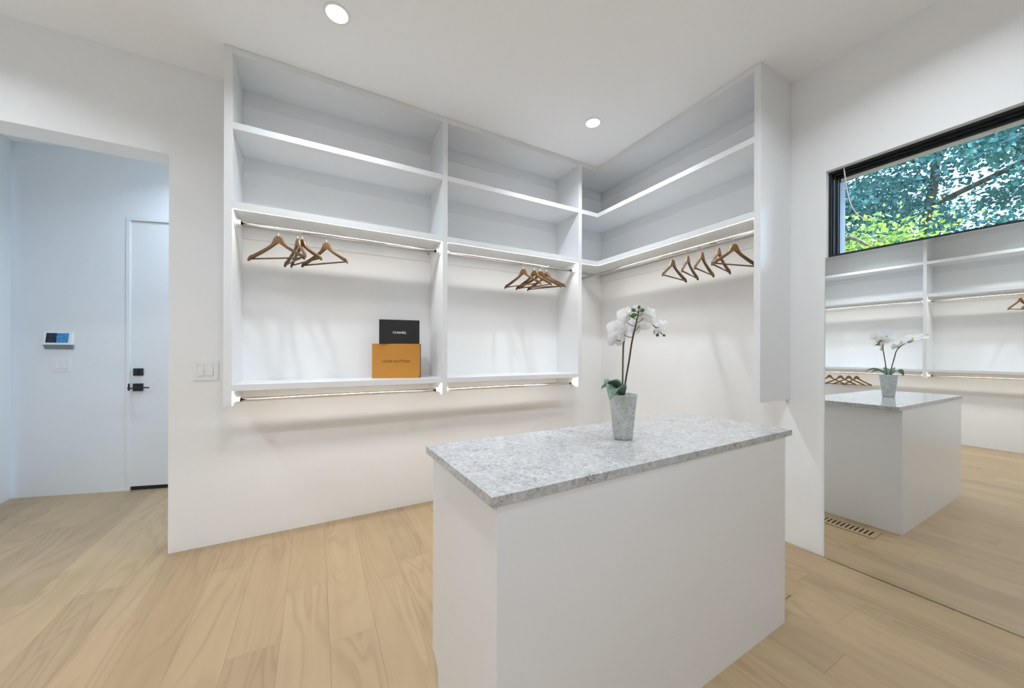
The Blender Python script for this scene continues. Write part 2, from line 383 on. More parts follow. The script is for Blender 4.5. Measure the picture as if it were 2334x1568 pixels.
for z in (0.25, 2.51): g.box(HRX+0.03, HRX+0.08, YA2+0.08, WE.y-0.08, z, z+0.04, 0.002)
struct('window_frame', g, 'frame', hw)

# hall door
door = struct('door_1', hbox(G(), DS0, DS1, -0.045, -0.006, 0.033, DZ1, 0.0015), 'doorp')
g = G(); hbox(g, 0.807, DS0, -0.05, 0.010, 0, DZ1+0.033, 0.002); hbox(g, DS1, DS1+0.03, -0.05, 0.010, 0, DZ1+0.033, 0.002); hbox(g, DS0, DS1, -0.05, 0.010, DZ1+0.003, DZ1+0.033, 0.002)
link('door_casing', g, 'doorp', door)
link('door_sweep', hbox(G(), DS0+0.002, DS1-0.002, -0.04, -0.004, 0.001, 0.0325, 0.001), 'rubber', door)
db = link('deadbolt', hbox(G(), 0.863, 0.933, -0.006, 0.012, 1.040, 1.106, 0.002), 'black', door)
link('thumb_turn', hbox(G(), 0.891, 0.905, 0.012, 0.026, 1.052, 1.092, 0.003), 'black', db)
dh = link('door_handle', hbox(G(), 0.861, 0.932, -0.006, 0.012, 0.900, 0.969, 0.002), 'black', door)
g = G(); hbox(g, 0.889, 0.905, 0.012, 0.05, 0.926, 0.942, 0.002); hbox(g, 0.889, 1.010, 0.044, 0.056, 0.9285, 0.9395, 0.002); hbox(g, 0.849, 0.889, 0.044, 0.056, 0.924, 0.935, 0.002)
link('lever', g, 'black', dh)
link('strike_plate', hbox(G(), 0.826, 0.8365, 0.002, 0.016, 0.905, 0.970, 0.004), 'black', door)

# ------------------------------------------------------------------ switches and alarm panel
def wall_switch(name, label, frame):
    """frame(a, n, z) maps plate axes to the world; plate centred on a=0, z=0"""
    def bx(g, a0, a1, n0, n1, z0, z1, bev=0.0):
        b = bmesh.new(); bmesh.ops.create_cube(b, size=1.0)
        for v in b.verts: v.co = Vector(((a0+a1)/2+v.co.x*(a1-a0), (n0+n1)/2+v.co.y*(n1-n0), (z0+z1)/2+v.co.z*(z1-z0)))
        if bev: bmesh.ops.bevel(b, geom=b.edges[:], offset=bev, segments=2, profile=0.5, affect='EDGES')
        for v in b.verts: v.co = Vector(frame(*v.co))
        bmesh.ops.recalc_face_normals(b, faces=b.faces[:]); g.take(b); return g
    t = thing(name, label, 'light switch', frame(0, 0, -0.064))
    g = G(); HW, HH, n = 0.0655, 0.064, 0.006
    bx(g, -HW, -0.0396, 0, n, -HH, HH, 0.0012); bx(g, 0.0396, HW, 0, n, -HH, HH, 0.0012); bx(g, -0.0076, 0.0076, 0, n, -0.0338, 0.0338, 0.0)
    bx(g, -0.0395, 0.0395, 0, n, 0.034, HH, 0.0); bx(g, -0.0395, 0.0395, 0, n, -HH, -0.034, 0.0)
    link('cover_plate', g, 'plate', t)
    for a in (-0.0235, 0.0235):
        b = G()
        # tilted rocker: proud at the bottom
        pts = [(-0.0152, -0.033), (0.0152, -0.033), (0.0152, 0.033), (-0.0152, 0.033)]
        bm = bmesh.new(); lo = [bm.verts.new(frame(a+p, 0.001, q)) for p, q in pts]; hi = [bm.verts.new(frame(a+p, 0.0105 if q < 0 else 0.0062, q)) for p, q in pts]
        bm.faces.new(lo[::-1]); bm.faces.new(hi)
        for i in range(4): bm.faces.new((lo[i], lo[(i+1) % 4], hi[(i+1) % 4], hi[i]))
        bmesh.ops.recalc_face_normals(bm, faces=bm.faces[:]); b.take(bm)
        link('rocker', b, 'plate', t)
        for z in (-0.048, 0.048):
            s = G(); bx(s, a-0.0016, a+0.0016, n, n+0.0006, z-0.0016, z+0.0016); link('screw', s, 'wmetal', t)
    return t
wall_switch('light_switch', 'white double rocker light switch on the closet wall beside the shelving', lambda a, n, z: (-0.6255+a, YA-n, 1.139+z))
wall_switch('light_switch', 'white double rocker light switch on the hall wall below the alarm panel', lambda a, n, z: hallpt(0.340+a, n, 1.143+z))
pan = thing('alarm_panel', 'white alarm touchscreen panel with blue display on the hall wall', 'alarm panel', hallpt(0.33, 0, 1.278))
def hprism(prof, s0, s1, bev=0.0):
    b = bmesh.new(); a = [b.verts.new(hallpt(s0, *p)) for p in prof]; c = [b.verts.new(hallpt(s1, *p)) for p in prof]
    b.faces.new(a); b.faces.new(c[::-1])
    for i in range(len(prof)): j = (i+1) % len(prof); b.faces.new((a[i], c[i], c[j], a[j]))
    bmesh.ops.recalc_face_normals(b, faces=b.faces[:])
    if bev: bmesh.ops.bevel(b, geom=b.edges[:], offset=bev, segments=2, profile=0.5, affect='EDGES')
    g = G(); g.take(b); return g
link('housing', hprism([(0, 1.426), (0.016, 1.426), (0.030, 1.316), (0, 1.316)], 0.228, 0.428, 0.003), 'plate', pan)
link('speaker_lip', hprism([(0, 1.3158), (0.030, 1.3158), (0.012, 1.278), (0, 1.278)], 0.228, 0.424, 0.002), 'greylip', pan)
# screen lies on the tilted face
def on_face(z): return 0.016+(1.426-z)/(1.426-1.316)*0.014
b = bmesh.new(); vs = [b.verts.new(hallpt(s, on_face(z)+e, z)) for e in (0.0002, 0.0012) for s, z in ((0.246, 1.334), (0.404, 1.334), (0.404, 1.418), (0.246, 1.418))]
b.faces.new(vs[4:]); b.faces.new(vs[:4][::-1])
for i in range(4): j = (i+1) % 4; b.faces.new((vs[i], vs[j], vs[4+j], vs[4+i]))
g = G(); g.take(b); link('screen', g, 'screen', pan)

# ------------------------------------------------------------------ window in the right wall
def ring(g, x0, x1, inset, w):
    y0, y1, z0, z1 = WY0+inset, WY1-inset, WZ0+min(inset, 0.016), WZ1-inset
    wb = 0.020 if inset == 0 else 0.008
    g.box(x0, x1, y1-w, y1, z0, z1, 0.001); g.box(x0, x1, y0, y0+w, z0, z1, 0.001)
    g.box(x0, x1, y0+w, y1-w, z1-w, z1, 0.001); g.box(x0, x1, y0+w, y1-w, z0, z0+wb, 0.001)
win = struct('window_1', G().box(XB+0.108, XB+0.114, WY0+0.04, WY1-0.038, WZ0+0.018, WZ1-0.042), 'glass')
for i, (x0, ins, w) in enumerate(((XB+0.038, 0.0, 0.014), (XB+0.060, 0.0135, 0.013), (XB+0.082, 0.026, 0.014))):
    g = G(); ring(g, x0, XB+0.16, ins, w); link('window_frame', g, 'frame', win)
for x0, y1 in ((XB+0.0605, WY1-0.0138), (XB+0.0825, WY1-0.0263)):
    link('jamb_glint', G().box(x0-0.0022, x0-0.0002, y1-0.0085, y1-0.0030, WZ0+0.022, WZ1-0.045, 0.0004), 'glint', win)  # pale strips standing in for bright reflections on the jamb edges
link('blind_rail', G().box(XB+0.088, XB+0.104, WY0+0.045, WY1-0.041, WZ1-0.060, WZ1-0.0425, 0.002), 'cord', win)
cp = bez([(2.792, 0.919, 2.384), (2.793, 0.912, 2.308), (2.794, 0.902, 2.226), (2.795, 0.884, 2.140), (2.797, 0.858, 2.082), (2.80, 0.826, 2.047), (2.803, 0.790, 2.030)], 28)
cord = link('blind_cord', G().tube(cp, [0.0034-0.0012*i/28 for i in range(29)], 8), 'cord')
tag(cord, 'thin white blind cord hanging and curling in the high window', 'cord')

# ------------------------------------------------------------------ mirror
mir = thing('wall_mirror', 'large frameless wall mirror reaching from the floor to the window', 'mirror', (XB-0.006, 0.1, 0.0))
MD, MT = 0.0099, -0.0028
def mirror_quad(g, off, thick):
    n = Vector((math.cos(MD)*math.cos(MT), math.sin(MD)*math.cos(MT), math.sin(MT))); p0 = Vector((2.7559, 0.64, 1.0))
    def at(y, z, o): return Vector((p0.x+o-(n.y*(y-p0.y)+n.z*(z-p0.z))/n.x, y, z))
    b = bmesh.new(); c = ((-0.9, 0.004), (0.993, 0.004), (0.993, 1.8505), (-0.9, 1.8505))
    f = [b.verts.new(at(y, z, off)) for y, z in c]; k = [b.verts.new(at(y, z, off+thick)) for y, z in c]
    b.faces.new(f); b.faces.new(k[::-1])
    for i in range(4): j = (i+1) % 4; b.faces.new((f[i], k[i], k[j], f[j]))
    bmesh.ops.recalc_face_normals(b, faces=b.faces[:]); g.take(b); return g
link('mirror_glass', mirror_quad(G(), 0.0, 0.0018), 'mirror', mir)
link('mirror_backing', mirror_quad(G(), 0.0021, 0.0022), 'mirroredge', mir)

# ------------------------------------------------------------------ downlights
def downlight(x, y, label, power=LIGHT_POWER, color=LIGHT_COLOR, z=ZC_):
    t = thing('recessed_downlight', label, 'downlight', (x, y, z-0.006), group='recessed ceiling downlights')
    prof = [(0.052, -0.0002), (0.052, -0.003), (0.056, -0.006), (0.064, -0.0045), (0.067, -0.0002)]
    link('trim_ring', G().lathe(prof, 40, 'z', (x, y, z)), 'plate', t)
    g = G(); g.bm.faces.new([g.bm.verts.new((x+0.0515*math.cos(-2*PI*k/20), y+0.0515*math.sin(-2*PI*k/20), z-0.0022)) for k in range(20)]); link('lens', g, 'lens', t)
    la = D.lights.new('downlight_beam', 'AREA'); la.shape = 'DISK'; la.size = 0.10; la.energy = power; la.color = color; la.spread = BEAM
    lo = D.objects.new('downlight_beam', la); COL.objects.link(lo); lo.location = (x, y, z-0.0065); adopt(lo, t); lo.location = (x, y, z-0.0065)
downlight(0.093, 2.105, 'round recessed ceiling downlight above the left shelving bay, nearer the top edge')
downlight(1.890, 2.133, 'round recessed ceiling downlight above the closet corner')
for x, y, w in ((-1.70, 2.10, 'near the hall opening, unseen, added to lift the left side'), (0.093, -1.15, 'at the rear of the closet, unseen, added to lift the island front'), (-1.70, 0.45, 'before the left wall shelving'), (0.093, 0.45, 'above the open floor before the island'), (1.89, 0.45, 'above the aisle beside the mirror')):  # the first two are unseen, put in to brighten left side and island front
    downlight(x, y, 'round recessed ceiling downlight '+w)
downlight(-0.86, 3.78, 'round recessed ceiling downlight in the hall by the door', HALL_POWER, HALL_COLOR)
downlight(0.60, 3.66, 'round recessed ceiling downlight at the far end of the hall', HALL_POWER, HALL_COLOR)

# ------------------------------------------------------------------ shelving
YS, XS = YA-0.347, XB-0.373           # front planes of the shelving on the back and right walls
Z_UP1, Z_UP0, Z_MD1, Z_MD0, Z_LO1, Z_LO0, Z_PB = 2.614, 2.574, 2.147, 2.104, 1.065, 1.029, 0.938
Z_TOP = 3.017
ROD_U, ROD_L, ROD_R = 2.0445, 0.969, 0.0130
def rod(t, a, b):
    """chrome tube with a flange at each end; a, b on the facing panels"""
    A, B = Vector(a), Vector(b); d = (B-A).normalized()
    ax = 'x' if abs(d.x) > 0.5 else 'y'
    o = link('hanging_rod', G().tube([A+d*0.004, B-d*0.004], ROD_R, 20), 'chrome', t)
    for P, s in ((A, 1), (B, -1)):
        sg = s*(1 if (d.x+d.y) > 0 else -1)
        prof = [(0.0, 0.0), (0.033, 0.0), (0.033, sg*0.003), (0.024, sg*0.006), (0.0185, sg*0.010), (0.0175, sg*0.030), (0.0145, sg*0.031)]
        link('flange', G().lathe(prof, 24, ax, P), 'wmetal', o)
LIP = 0.0045
def led(t, x0, x1, y0, y1, z):
    """flush strip in the recess behind the shelf's front lip, facing down"""
    g = G(); g.bm.faces.new([g.bm.verts.new(p) for p in ((x0, y0, z), (x0, y1, z), (x1, y1, z), (x1, y0, z))]); link('led_strip', g, 'led', t)
def shelf_x(a, b, z0, z1):
    """shelf along x on the back wall, underside raised behind a 3 mm front lip"""
    return G().prism([(YS, z0), (YS+0.003, z0), (YS+0.003, z0+LIP), (YA, z0+LIP), (YA, z1), (YS, z1)], 'x', a, b)
def shelf_y(a, b, z0, z1):
    return G().prism([(XF, z0), (XF-0.003, z0), (XF-0.003, z0+LIP), (XW, z0+LIP), (XW, z1), (XF, z1)], 'y', a, b)
BV = 0.0012
unit = thing('shelving_unit', 'white built-in shelving on the back wall with two bays and double rods', 'shelving', (0.86, YS, Z_PB))
PX = ((-0.474, -0.433), (0.842, 0.881), (2.157, 2.197))
for a, b in PX: link('side_panel', G().box(a, b, YS, YA, Z_PB, ZC_-0.001, BV), 'cab', unit)
bays = ((PX[0][1], PX[1][0]), (PX[1][1], PX[2][0]))
for a, b in bays:
    link('top_board', G().box(a, b, YS, YA, Z_TOP, ZC_-0.001, BV), 'cab', unit)
    link('shelf', G().box(a, b, YS, YA, Z_UP0, Z_UP1, BV), 'cab', unit)
    link('shelf', shelf_x(a, b, Z_MD0, Z_MD1), 'cab', unit)
    link('shelf', shelf_x(a, b, Z_LO0, Z_LO1), 'cab', unit)
    for zt, zb in ((Z_TOP, 2.928), (Z_UP0, 2.481), (Z_MD0, 2.023)):
        link('cleat', G().box(a, b, YA-0.009, YA, zb, zt, 0.0008), 'cab', unit)
    rod(unit, (a, 2.700, ROD_U), (b, 2.700, ROD_U)); rod(unit, (a, 2.700, ROD_L), (b, 2.700, ROD_L))
    led(unit, a+0.001, b-0.001, YS+0.0035, YS+0.0195, Z_MD0+LIP-0.0004); led(unit, a+0.001, b-0.001, YS+0.0035, YS+0.0195, Z_LO0+LIP-0.0004)
unit2 = thing('shelving_unit', 'white built-in corner shelving on the right wall with one long rod', 'shelving', (XS, 1.9, 0.955))
EY0, EY1 = 1.181, 1.219
link('end_panel', G().box(XS, XB, EY0, EY1, 0.956, ZC_-0.001, BV), 'cab', unit2)
def lshelf(name, z0, z1, lip=False):
    pts = [(PX[2][1], YS), (XS, YS), (XS, EY1), (XB, EY1), (XB, YA), (PX[2][1], YA)]
    b = bmesh.new(); lo = [b.verts.new((*p, z0)) for p in pts]; hi = [b.verts.new((*p, z1)) for p in pts]
    b.faces.new(lo[::-1]); b.faces.new(hi)
    for i in range(6): j = (i+1) % 6; b.faces.new((lo[i], lo[j], hi[j], hi[i]))
    bmesh.ops.recalc_face_normals(b, faces=b.faces[:]); bmesh.ops.bevel(b, geom=b.edges[:], offset=BV, segments=1, affect='EDGES')
    g = G(); g.take(b)
    if lip: g.box(PX[2][1], XS+0.003, YS, YS+0.003, z0-LIP, z0+0.001).box(XS, XS+0.003, EY1, YS, z0-LIP, z0+0.001)
    link(name, g, 'cab', unit2)
lshelf('top_board', Z_TOP, ZC_-0.001); lshelf('shelf', Z_UP0, Z_UP1); lshelf('shelf', Z_MD0+LIP, Z_MD1, True)
for zt, zb in ((Z_TOP, 2.928), (Z_UP0, 2.481), (Z_MD0, 2.023)):
    link('cleat', G().box(XB-0.009, XB, EY1, YA, zb, zt, 0.0008), 'cab', unit2)
    link('cleat', G().box(PX[2][1], XB-0.009, YA-0.009, YA, zb, zt, 0.0008), 'cab', unit2)
rod(unit2, (2.465, YA, ROD_U), (2.465, EY1, ROD_U))
led(unit2, PX[2][1]+0.001, XS+0.003, YS+0.0035, YS+0.0195, Z_MD0+LIP-0.0004); led(unit2, XS+0.0035, XS+0.0195, EY1+0.001, YS+0.002, Z_MD0+LIP-0.0004)
link('screw', G().lathe([(0, 0), (0.005, 0.0), (0.004, -0.004), (0, -0.005)], 10, 'y', (0.825, YA-0.009, 2.086)), 'rubber', unit)
# left wall unit, seen in the mirror
XF = XW+0.353
unit3 = thing('shelving_unit', 'white built-in shelving on the left wall seen in the mirror', 'shelving', (XF, 1.0, Z_PB))
PY = ((-1.15, -1.11), (0.20, 0.238), (1.511, 1.548), (2.93, 2.974))
for a, b in PY: link('side_panel', G().box(XW, XF, a, b, Z_PB, ZC_-0.001, BV), 'cab', unit3)
for i in range(3):
    a, b = PY[i][1], PY[i+1][0]
    link('top_board', G().box(XW, XF, a, b, Z_TOP, ZC_-0.001, BV), 'cab', unit3)
    link('shelf', G().box(XW, XF, a, b, Z_UP0, Z_UP1, BV), 'cab', unit3)
    for z0, z1 in ((Z_MD0, Z_MD1), (Z_LO0, Z_LO1)): link('shelf', shelf_y(a, b, z0, z1), 'cab', unit3)
    for zt, zb in ((Z_TOP, 2.928), (Z_UP0, 2.481), (Z_MD0, 2.023)): link('cleat', G().box(XW, XW+0.009, a, b, zb, zt, 0.0008), 'cab', unit3)
    xr = XF-0.073
    rod(unit3, (xr, a, ROD_U), (xr, b, ROD_U)); rod(unit3, (xr, a, ROD_L), (xr, b, ROD_L))
    led(unit3, XF-0.0195, XF-0.0035, a+0.001, b-0.001, Z_MD0+LIP-0.0004); led(unit3, XF-0.0195, XF-0.0035, a+0.001, b-0.001, Z_LO0+LIP-0.0004)

# ------------------------------------------------------------------ hangers
HWID, HTOP = 0.193, -0.047
def hanger_body():
    up = [(0, 0), (0.013, -0.0018), (0.024, -0.0075), (0.033, -0.018), (0.040, -0.031), (0.048, -0.044), (0.060, -0.056), (0.080, -0.068), (0.110, -0.083), (0.150, -0.102), (0.182, -0.1175),
          (0.1835, -0.1225), (0.1895, -0.1245), (0.1925, -0.1200), (0.205, -0.127), (0.214, -0.136), (0.221, -0.149), (0.2225, -0.158), (0.2155, -0.160)]
    dn = [(0.204, -0.151), (0.180, -0.140), (0.120, -0.1105), (0.060, -0.0790), (0.015, -0.0520), (0, -0.0455)]
    half = up+dn
    half = [(x*0.865, z) for x, z in half]
    pts = half + [(-x, z) for x, z in reversed(half[1:-1])]
    bow = lambda x: -0.020*(x/HWID)**2
    b = bmesh.new(); T = 0.0065
    fr = [b.verts.new((x, bow(x)-T, z)) for x, z in pts]; bk = [b.verts.new((x, bow(x)+T, z)) for x, z in pts]
    n = len(half)
    # faces as strips between upper and lower outline so that the bowed faces stay clean
    ff = b.faces.new(fr); fb = b.faces.new(bk[::-1])
    for i in range(len(pts)): j = (i+1) % len(pts); b.faces.new((fr[i], bk[i], bk[j], fr[j]))
    bmesh.ops.recalc_face_normals(b, faces=b.faces[:])
    es = [e for e in b.edges if ff in e.link_faces or fb in e.link_faces]
    bmesh.ops.bevel(b, geom=es, offset=0.0028, segments=2, profile=0.5, affect='EDGES')
    bmesh.ops.triangulate(b, faces=[f for f in b.faces if len(f.verts) > 4])
    for v in b.verts: v.co.z += HTOP
    g = G(); g.take(b); return g
h0 = None
def hanger(loc, body_deg, rod_axis, label, group):
    """Empty on the rod's axis; the hook swivels with the rod, the wooden body turns freely"""
    global h0
    t = thing('wooden_hanger', label, 'hanger', loc, 0.0, group)
    if h0 is None:
        body = link('body', hanger_body(), 'hanger', t, True)
        g = G().tube([(-0.172, -0.0155, HTOP-0.1460), (0.172, -0.0155, HTOP-0.1460)], 0.0050, 10)
        bar = link('trouser_bar', g, 'hanger', body, True)
        r = 0.0195; cz = ROD_R+0.0016-r
        pts = [Vector((0, 0, HTOP-0.004)), Vector((0, 0, HTOP+0.012))]
        for k in range(0, 13):
            a = math.radians(-78+k*21.5); pts.append(Vector((0, 0.002+r*math.cos(a)*(-1)*0 + r*math.sin(math.radians(180-k*20.0))*1.0 if False else r*math.cos(math.radians(-62+k*20.5)), cz+r*math.sin(math.radians(-62+k*20.5)))))
        pts[1] = Vector((0, 0.0025, HTOP+0.010))
        hook = link('hook', G().tube(bez(pts, 40), 0.0016, 8), 'hook', t, True)
        h0 = (body, bar, hook)
    else:
        body = h0[0].copy(); COL.objects.link(body); body.parent = t
        bar = h0[1].copy(); COL.objects.link(bar); bar.parent = body
        hook = h0[2].copy(); COL.objects.link(hook); hook.parent = t
    body.rotation_euler = (0, 0, math.radians(body_deg))
    hook.rotation_euler = (0, 0, 0.0 if rod_axis == 'x' else math.radians(90))
    return t
GA, GB, GR, GM, GU = 'hangers in the left bay', 'hangers in the right bay', 'hangers on the corner rod', 'hangers on the lower mirrored rod', 'hangers on the upper mirrored rod'
ords = ('leftmost', 'second from the left', 'third from the left', 'rightmost')
for (x, a), w in zip(((-0.211, -34), (-0.105, -70), (-0.0785, 118), (0.060, -46)), ords):
    hanger((x, 2.700, ROD_U), a, 'x', 'wooden hanger on the left bay rod above the boxes, %s of four' % w, GA)
for (x, a), w in zip(((1.5991, -64), (1.714, -66), (1.777, -42), (1.8465, -60)), ords):
    hanger((x, 2.700, ROD_U), a, 'x', 'wooden hanger in the bay nearest the corner, %s of four' % w, GB)
for (y, a), w in zip(((1.853, 10), (1.7223, 18), (1.609, 14), (1.4856, 14), (1.3797, -14)), ('leftmost of five', 'second of five from the left', 'middle one of five', 'fourth of five from the left', 'turned broadside beside the end panel')):
    hanger((2.465, y, ROD_U), a, 'y', 'wooden hanger on the right wall rod, '+w, GR)
xr = XF-0.073
for (y, a), w in zip(((2.63, 72), (2.484, 73), (2.3775, 74), (2.282, 46)), ords):
    hanger((xr, y, ROD_L), a, 'y', 'wooden hanger low in the mirror behind the island, %s of four' % w, GM)
hanger((xr, 0.7456, ROD_U), 28, 'y', 'wooden hanger at the right edge of the mirror, in front', GU)
hanger((xr, 0.640, ROD_U), 30, 'y', 'wooden hanger at the right edge of the mirror, behind another', GU)

# ------------------------------------------------------------------ boxes on the lower shelf
FONT = None
def lettering(text, width, mat, parent, loc, bold=0.0, spacing=1.1):
    """flat lettering in the local xz plane, facing -y, centred on loc"""
    c = D.curves.new('lettering', 'FONT'); c.body = text; c.size = 1.0; c.align_x = 'CENTER'; c.align_y = 'CENTER'; c.space_character = spacing; c.offset = bold; c.extrude = 0.004
    tmp = D.objects.new('tmp_text', c); COL.objects.link(tmp)
    bpy.context.view_layer.update()
    me = D.meshes.new_from_object(tmp.evaluated_get(bpy.context.evaluated_depsgraph_get()))
    D.objects.remove(tmp); D.curves.remove(c)
    xs = [v.co.x for v in me.vertices]; ys = [v.co.y for v in me.vertices]; k = width/(max(xs)-min(xs)); cx, cy = (max(xs)+min(xs))/2, (max(ys)+min(ys))/2
    for v in me.vertices:
        x, y, z = v.co; v.co = ((x-cx)*k+loc[0], loc[1]-z*k*0.3, (y-cy)*k+loc[2])
    me.materials.clear(); me.materials.append(M[mat]); me.name = 'lettering'
    o = D.objects.new('lettering', me); COL.objects.link(o); o.parent = parent; return o
bx1 = thing('gift_box', 'large orange drawer-style gift box with dark lettering, standing on the lower shelf', 'box', (0.3676, 2.840, Z_LO1), math.radians(-22))
W1, H1, D1 = 0.347, 0.2590, 0.082
g = G().box(0, W1-0.004, 0, 0.004, 0.0, H1, 0.0008).box(0, W1-0.004, D1-0.004, D1, 0, H1, 0.0008).box(0, W1-0.004, 0.004, D1-0.004, H1-0.004, H1, 0.0008).box(0, W1-0.004, 0.004, D1-0.004, 0, 0.004, 0.0008).box(0, 0.004, 0.004, D1-0.004, 0.004, H1-0.004)
link('sleeve', g, 'orange', bx1, True)
link('drawer', G().box(0.006, W1-0.008, 0.006, D1-0.006, 0.006, H1-0.006, 0.001), 'cream', bx1, True)
link('edge_trim', G().box(W1-0.0045, W1-0.001, D1-0.004, D1, 0.001, H1-0.001, 0.0005), 'brown', bx1, True)
lettering('LOUIS VUITTON', 0.200, 'brown_ink', bx1, (W1*0.50, -0.0002, H1*0.49), 0.014, 1.12)
bx2 = thing('gift_box', 'black gift box with white lettering stacked on the orange box', 'box', (0.4122, 2.805, Z_LO1+H1), math.radians(-10.5))
W2, H2, D2 = 0.292, 0.182, 0.085
link('lid', G().box(0, W2, 0, D2, 0.0, H2, 0.0012, 2), 'blackcard', bx2, True)
lettering('CHANEL', 0.098, 'white_ink', bx2, (W2*0.50, -0.0002, H2*0.47), 0.016, 1.08)

# ------------------------------------------------------------------ island
IA = math.radians(1.2)
isl = thing('closet_island', 'white lacquered closet island with a recessed toe kick', 'island', (0.405, 0.812, 0), IA)
IL, ID, IZ = 1.524, 0.526, 0.869
def side_profile():
    p = [(0, 0), (0.461, 0), (0.461, 0.070)]
    for k in range(1, 6):
        a = k/6; p.append((0.461+(ID-0.461)*a**1.6*1.0, 0.070+0.063*a**0.85))
    return p+[(ID, 0.133), (ID, IZ), (0, IZ)]
for x0, x1 in ((0, 0.019), (IL-0.019, IL)):
    link('end_panel', G().prism(side_profile(), 'x', x0, x1), 'island', isl, True)
link('front_panel', G().box(0.019, IL-0.019, 0, 0.019, 0, IZ), 'island', isl, True)
link('cabinet_box', G().box(0.020, IL-0.020, 0.020, ID-0.022, 0.133, IZ-0.001), 'island', isl, True)
link('toe_kick', G().box(0.019, IL-0.019, 0.445, 0.460, 0, 0.132), 'island', isl, True)
for i in range(3):
    x0 = 0.0205+i*(IL-0.041)/3; x1 = x0+(IL-0.041)/3-0.003
    for j in range(3):
        z0 = 0.136+j*(IZ-0.139)/3; link('drawer', G().box(x0, x1, ID-0.0215, ID-0.002, z0, z0+(IZ-0.139)/3-0.003, 0.001), 'island', isl, True)
ct = thing('stone_countertop', 'grey and white speckled quartz countertop on the island', 'countertop', (0.389, 0.8085, IZ), math.radians(1.28))
g = G().box(0, 1.606, 0, 0.568, 0.0002, 0.0275, 0.0012, 2)
link('slab', g, 'quartz', ct, True)
ZT = IZ+0.0275

# ------------------------------------------------------------------ orchid
PC = Vector((1.146, 1.100, ZT))
orch = thing('potted_orchid', 'white artificial orchid in a tapered grey concrete pot on the island', 'plant', PC)
prof = [(0.0, 0.0), (0.034, 0.0), (0.0375, 0.003), (0.0395, 0.010), (0.0575, 0.183), (0.0590, 0.189), (0.0570, 0.1905), (0.0545, 0.187), (0.052, 0.165), (0.0, 0.165)]
link('pot', G().lathe(prof, 40), 'pot', orch, True)
g = G(); g.grid(lambda u, v: Vector((0.0525*u*math.cos(2*PI*v), 0.0525*u*math.sin(2*PI*v), 0.168+0.004*math.sin(9*u+7*v))), 6, 24); link('soil', g, 'soil', orch, True)
def leaf(tip, base, width, arch, droop=0.0):
    A, B = Vector(base), Vector(tip); d = B-A; side = d.cross(Vector((0, 0, 1))).normalized(); L = d.length
    def fn(u, v):
        w = width*math.sin(PI*min(1, u*0.93+0.07))**0.75*(1.0-0.15*u); s = (v-0.5)*2
        p = A+d*u+Vector((0, 0, 1))*(arch*4*u*(1-u)-droop*u**3) + side*w*s*0.5
        p.z += abs(s)**1.3*w*0.30 - 0.004
        return p
    g = G().grid(fn, 12, 6); bmesh.ops.solidify(g.bm, geom=g.bm.faces[:], thickness=0.0012); return g
for tip, base, w, ar in (((1.010, 1.038, 1.078), (1.135, 1.098, 1.078), 0.080, 0.040), ((1.050, 1.112, 1.132), (1.138, 1.104, 1.075), 0.078, 0.026), ((1.180, 1.245, 1.102), (1.150, 1.106, 1.075), 0.056, 0.042), ((1.130, 1.215, 1.100), (1.145, 1.106, 1.075), 0.050, 0.030)):
    link('leaf', leaf(Vector(tip)-PC, Vector(base)-PC, w, ar), 'oleaf', orch, True)
s1 = [(1.150, 1.106, 1.060), (1.158, 1.114, 1.16), (1.168, 1.122, 1.25), (1.177, 1.127, 1.305), (1.195, 1.125, 1.370), (1.235, 1.118, 1.408), (1.290, 1.110, 1.410), (1.345, 1.104, 1.382), (1.392, 1.101, 1.348)]
s2 = [(1.140, 1.095, 1.060), (1.143, 1.082, 1.15), (1.145, 1.066, 1.23), (1.144, 1.054, 1.290), (1.130, 1.030, 1.335), (1.100, 0.992, 1.365), (1.065, 0.955, 1.384), (1.035, 0.922, 1.400), (1.020, 0.906, 1.414)]
S1 = bez([Vector(p)-PC for p in s1], 48); S2 = bez([Vector(p)-PC for p in s2], 48)
for S, r in ((S1, 0.0036), (S2, 0.0036)):
    link('flower_stem', G().tube(S, [r*(1-0.55*max(0, (i/48-0.35))) for i in range(49)], 8), 'ostem', orch, True)
def petal_grid(ang, L, Wd, cup, back, u0=0.04):
    """petal in a flower whose axis is +z (face)"""
    ca, sa = math.cos(ang), math.sin(ang)
    def fn(u, v):
        s = (v-0.5)*2; uu = u0+(1-u0)*u
        w = Wd*(math.sin(PI*min(1.0, uu*0.90+0.06))**0.62)
        r = L*uu; x = r; y = s*w*0.5
        z = cup*(uu**2)*L + back + 0.10*w*abs(s)**2*(1 if cup > 0 else -1) + 0.0015*math.sin(7*uu+4*s)
        return Vector((x*ca-y*sa, x*sa+y*ca, z))
    return fn
def flower(at, face, size, roll, parent):
    g = G()
    for k, (ang, L, W, cup, back) in enumerate(((90, .46, .36, 0.06, -.0010), (210, .46, .36, 0.05, -.0010), (330, .46, .36, 0.05, -.0010), (18, .50, .58, 0.10, .0012), (162, .50, .58, 0.10, .0012))):
        g.grid(petal_grid(math.radians(ang), L*size, W*size, cup, back), 7, 6)
    q = Vector(face).normalized().to_track_quat('Z', 'Y').to_matrix().to_4x4() @ Matrix.Rotation(math.radians(roll), 4, 'Z')
    mt = Matrix.Translation(at) @ q
    bmesh.ops.transform(g.bm, matrix=mt, verts=g.bm.verts[:])
    f = link('flower', g, 'petal', parent, True)
    h = G(); h.grid(petal_grid(math.radians(270), 0.22*size, 0.15*size, 0.7, 0.003), 5, 4); h.lathe([(0, 0.012), (0.004, 0.011), (0.0055, 0.006), (0.003, 0.001)], 10)
    bmesh.ops.transform(h.bm, matrix=mt, verts=h.bm.verts[:])
    link('flower_lip', h, 'lip', f, True)
    return f
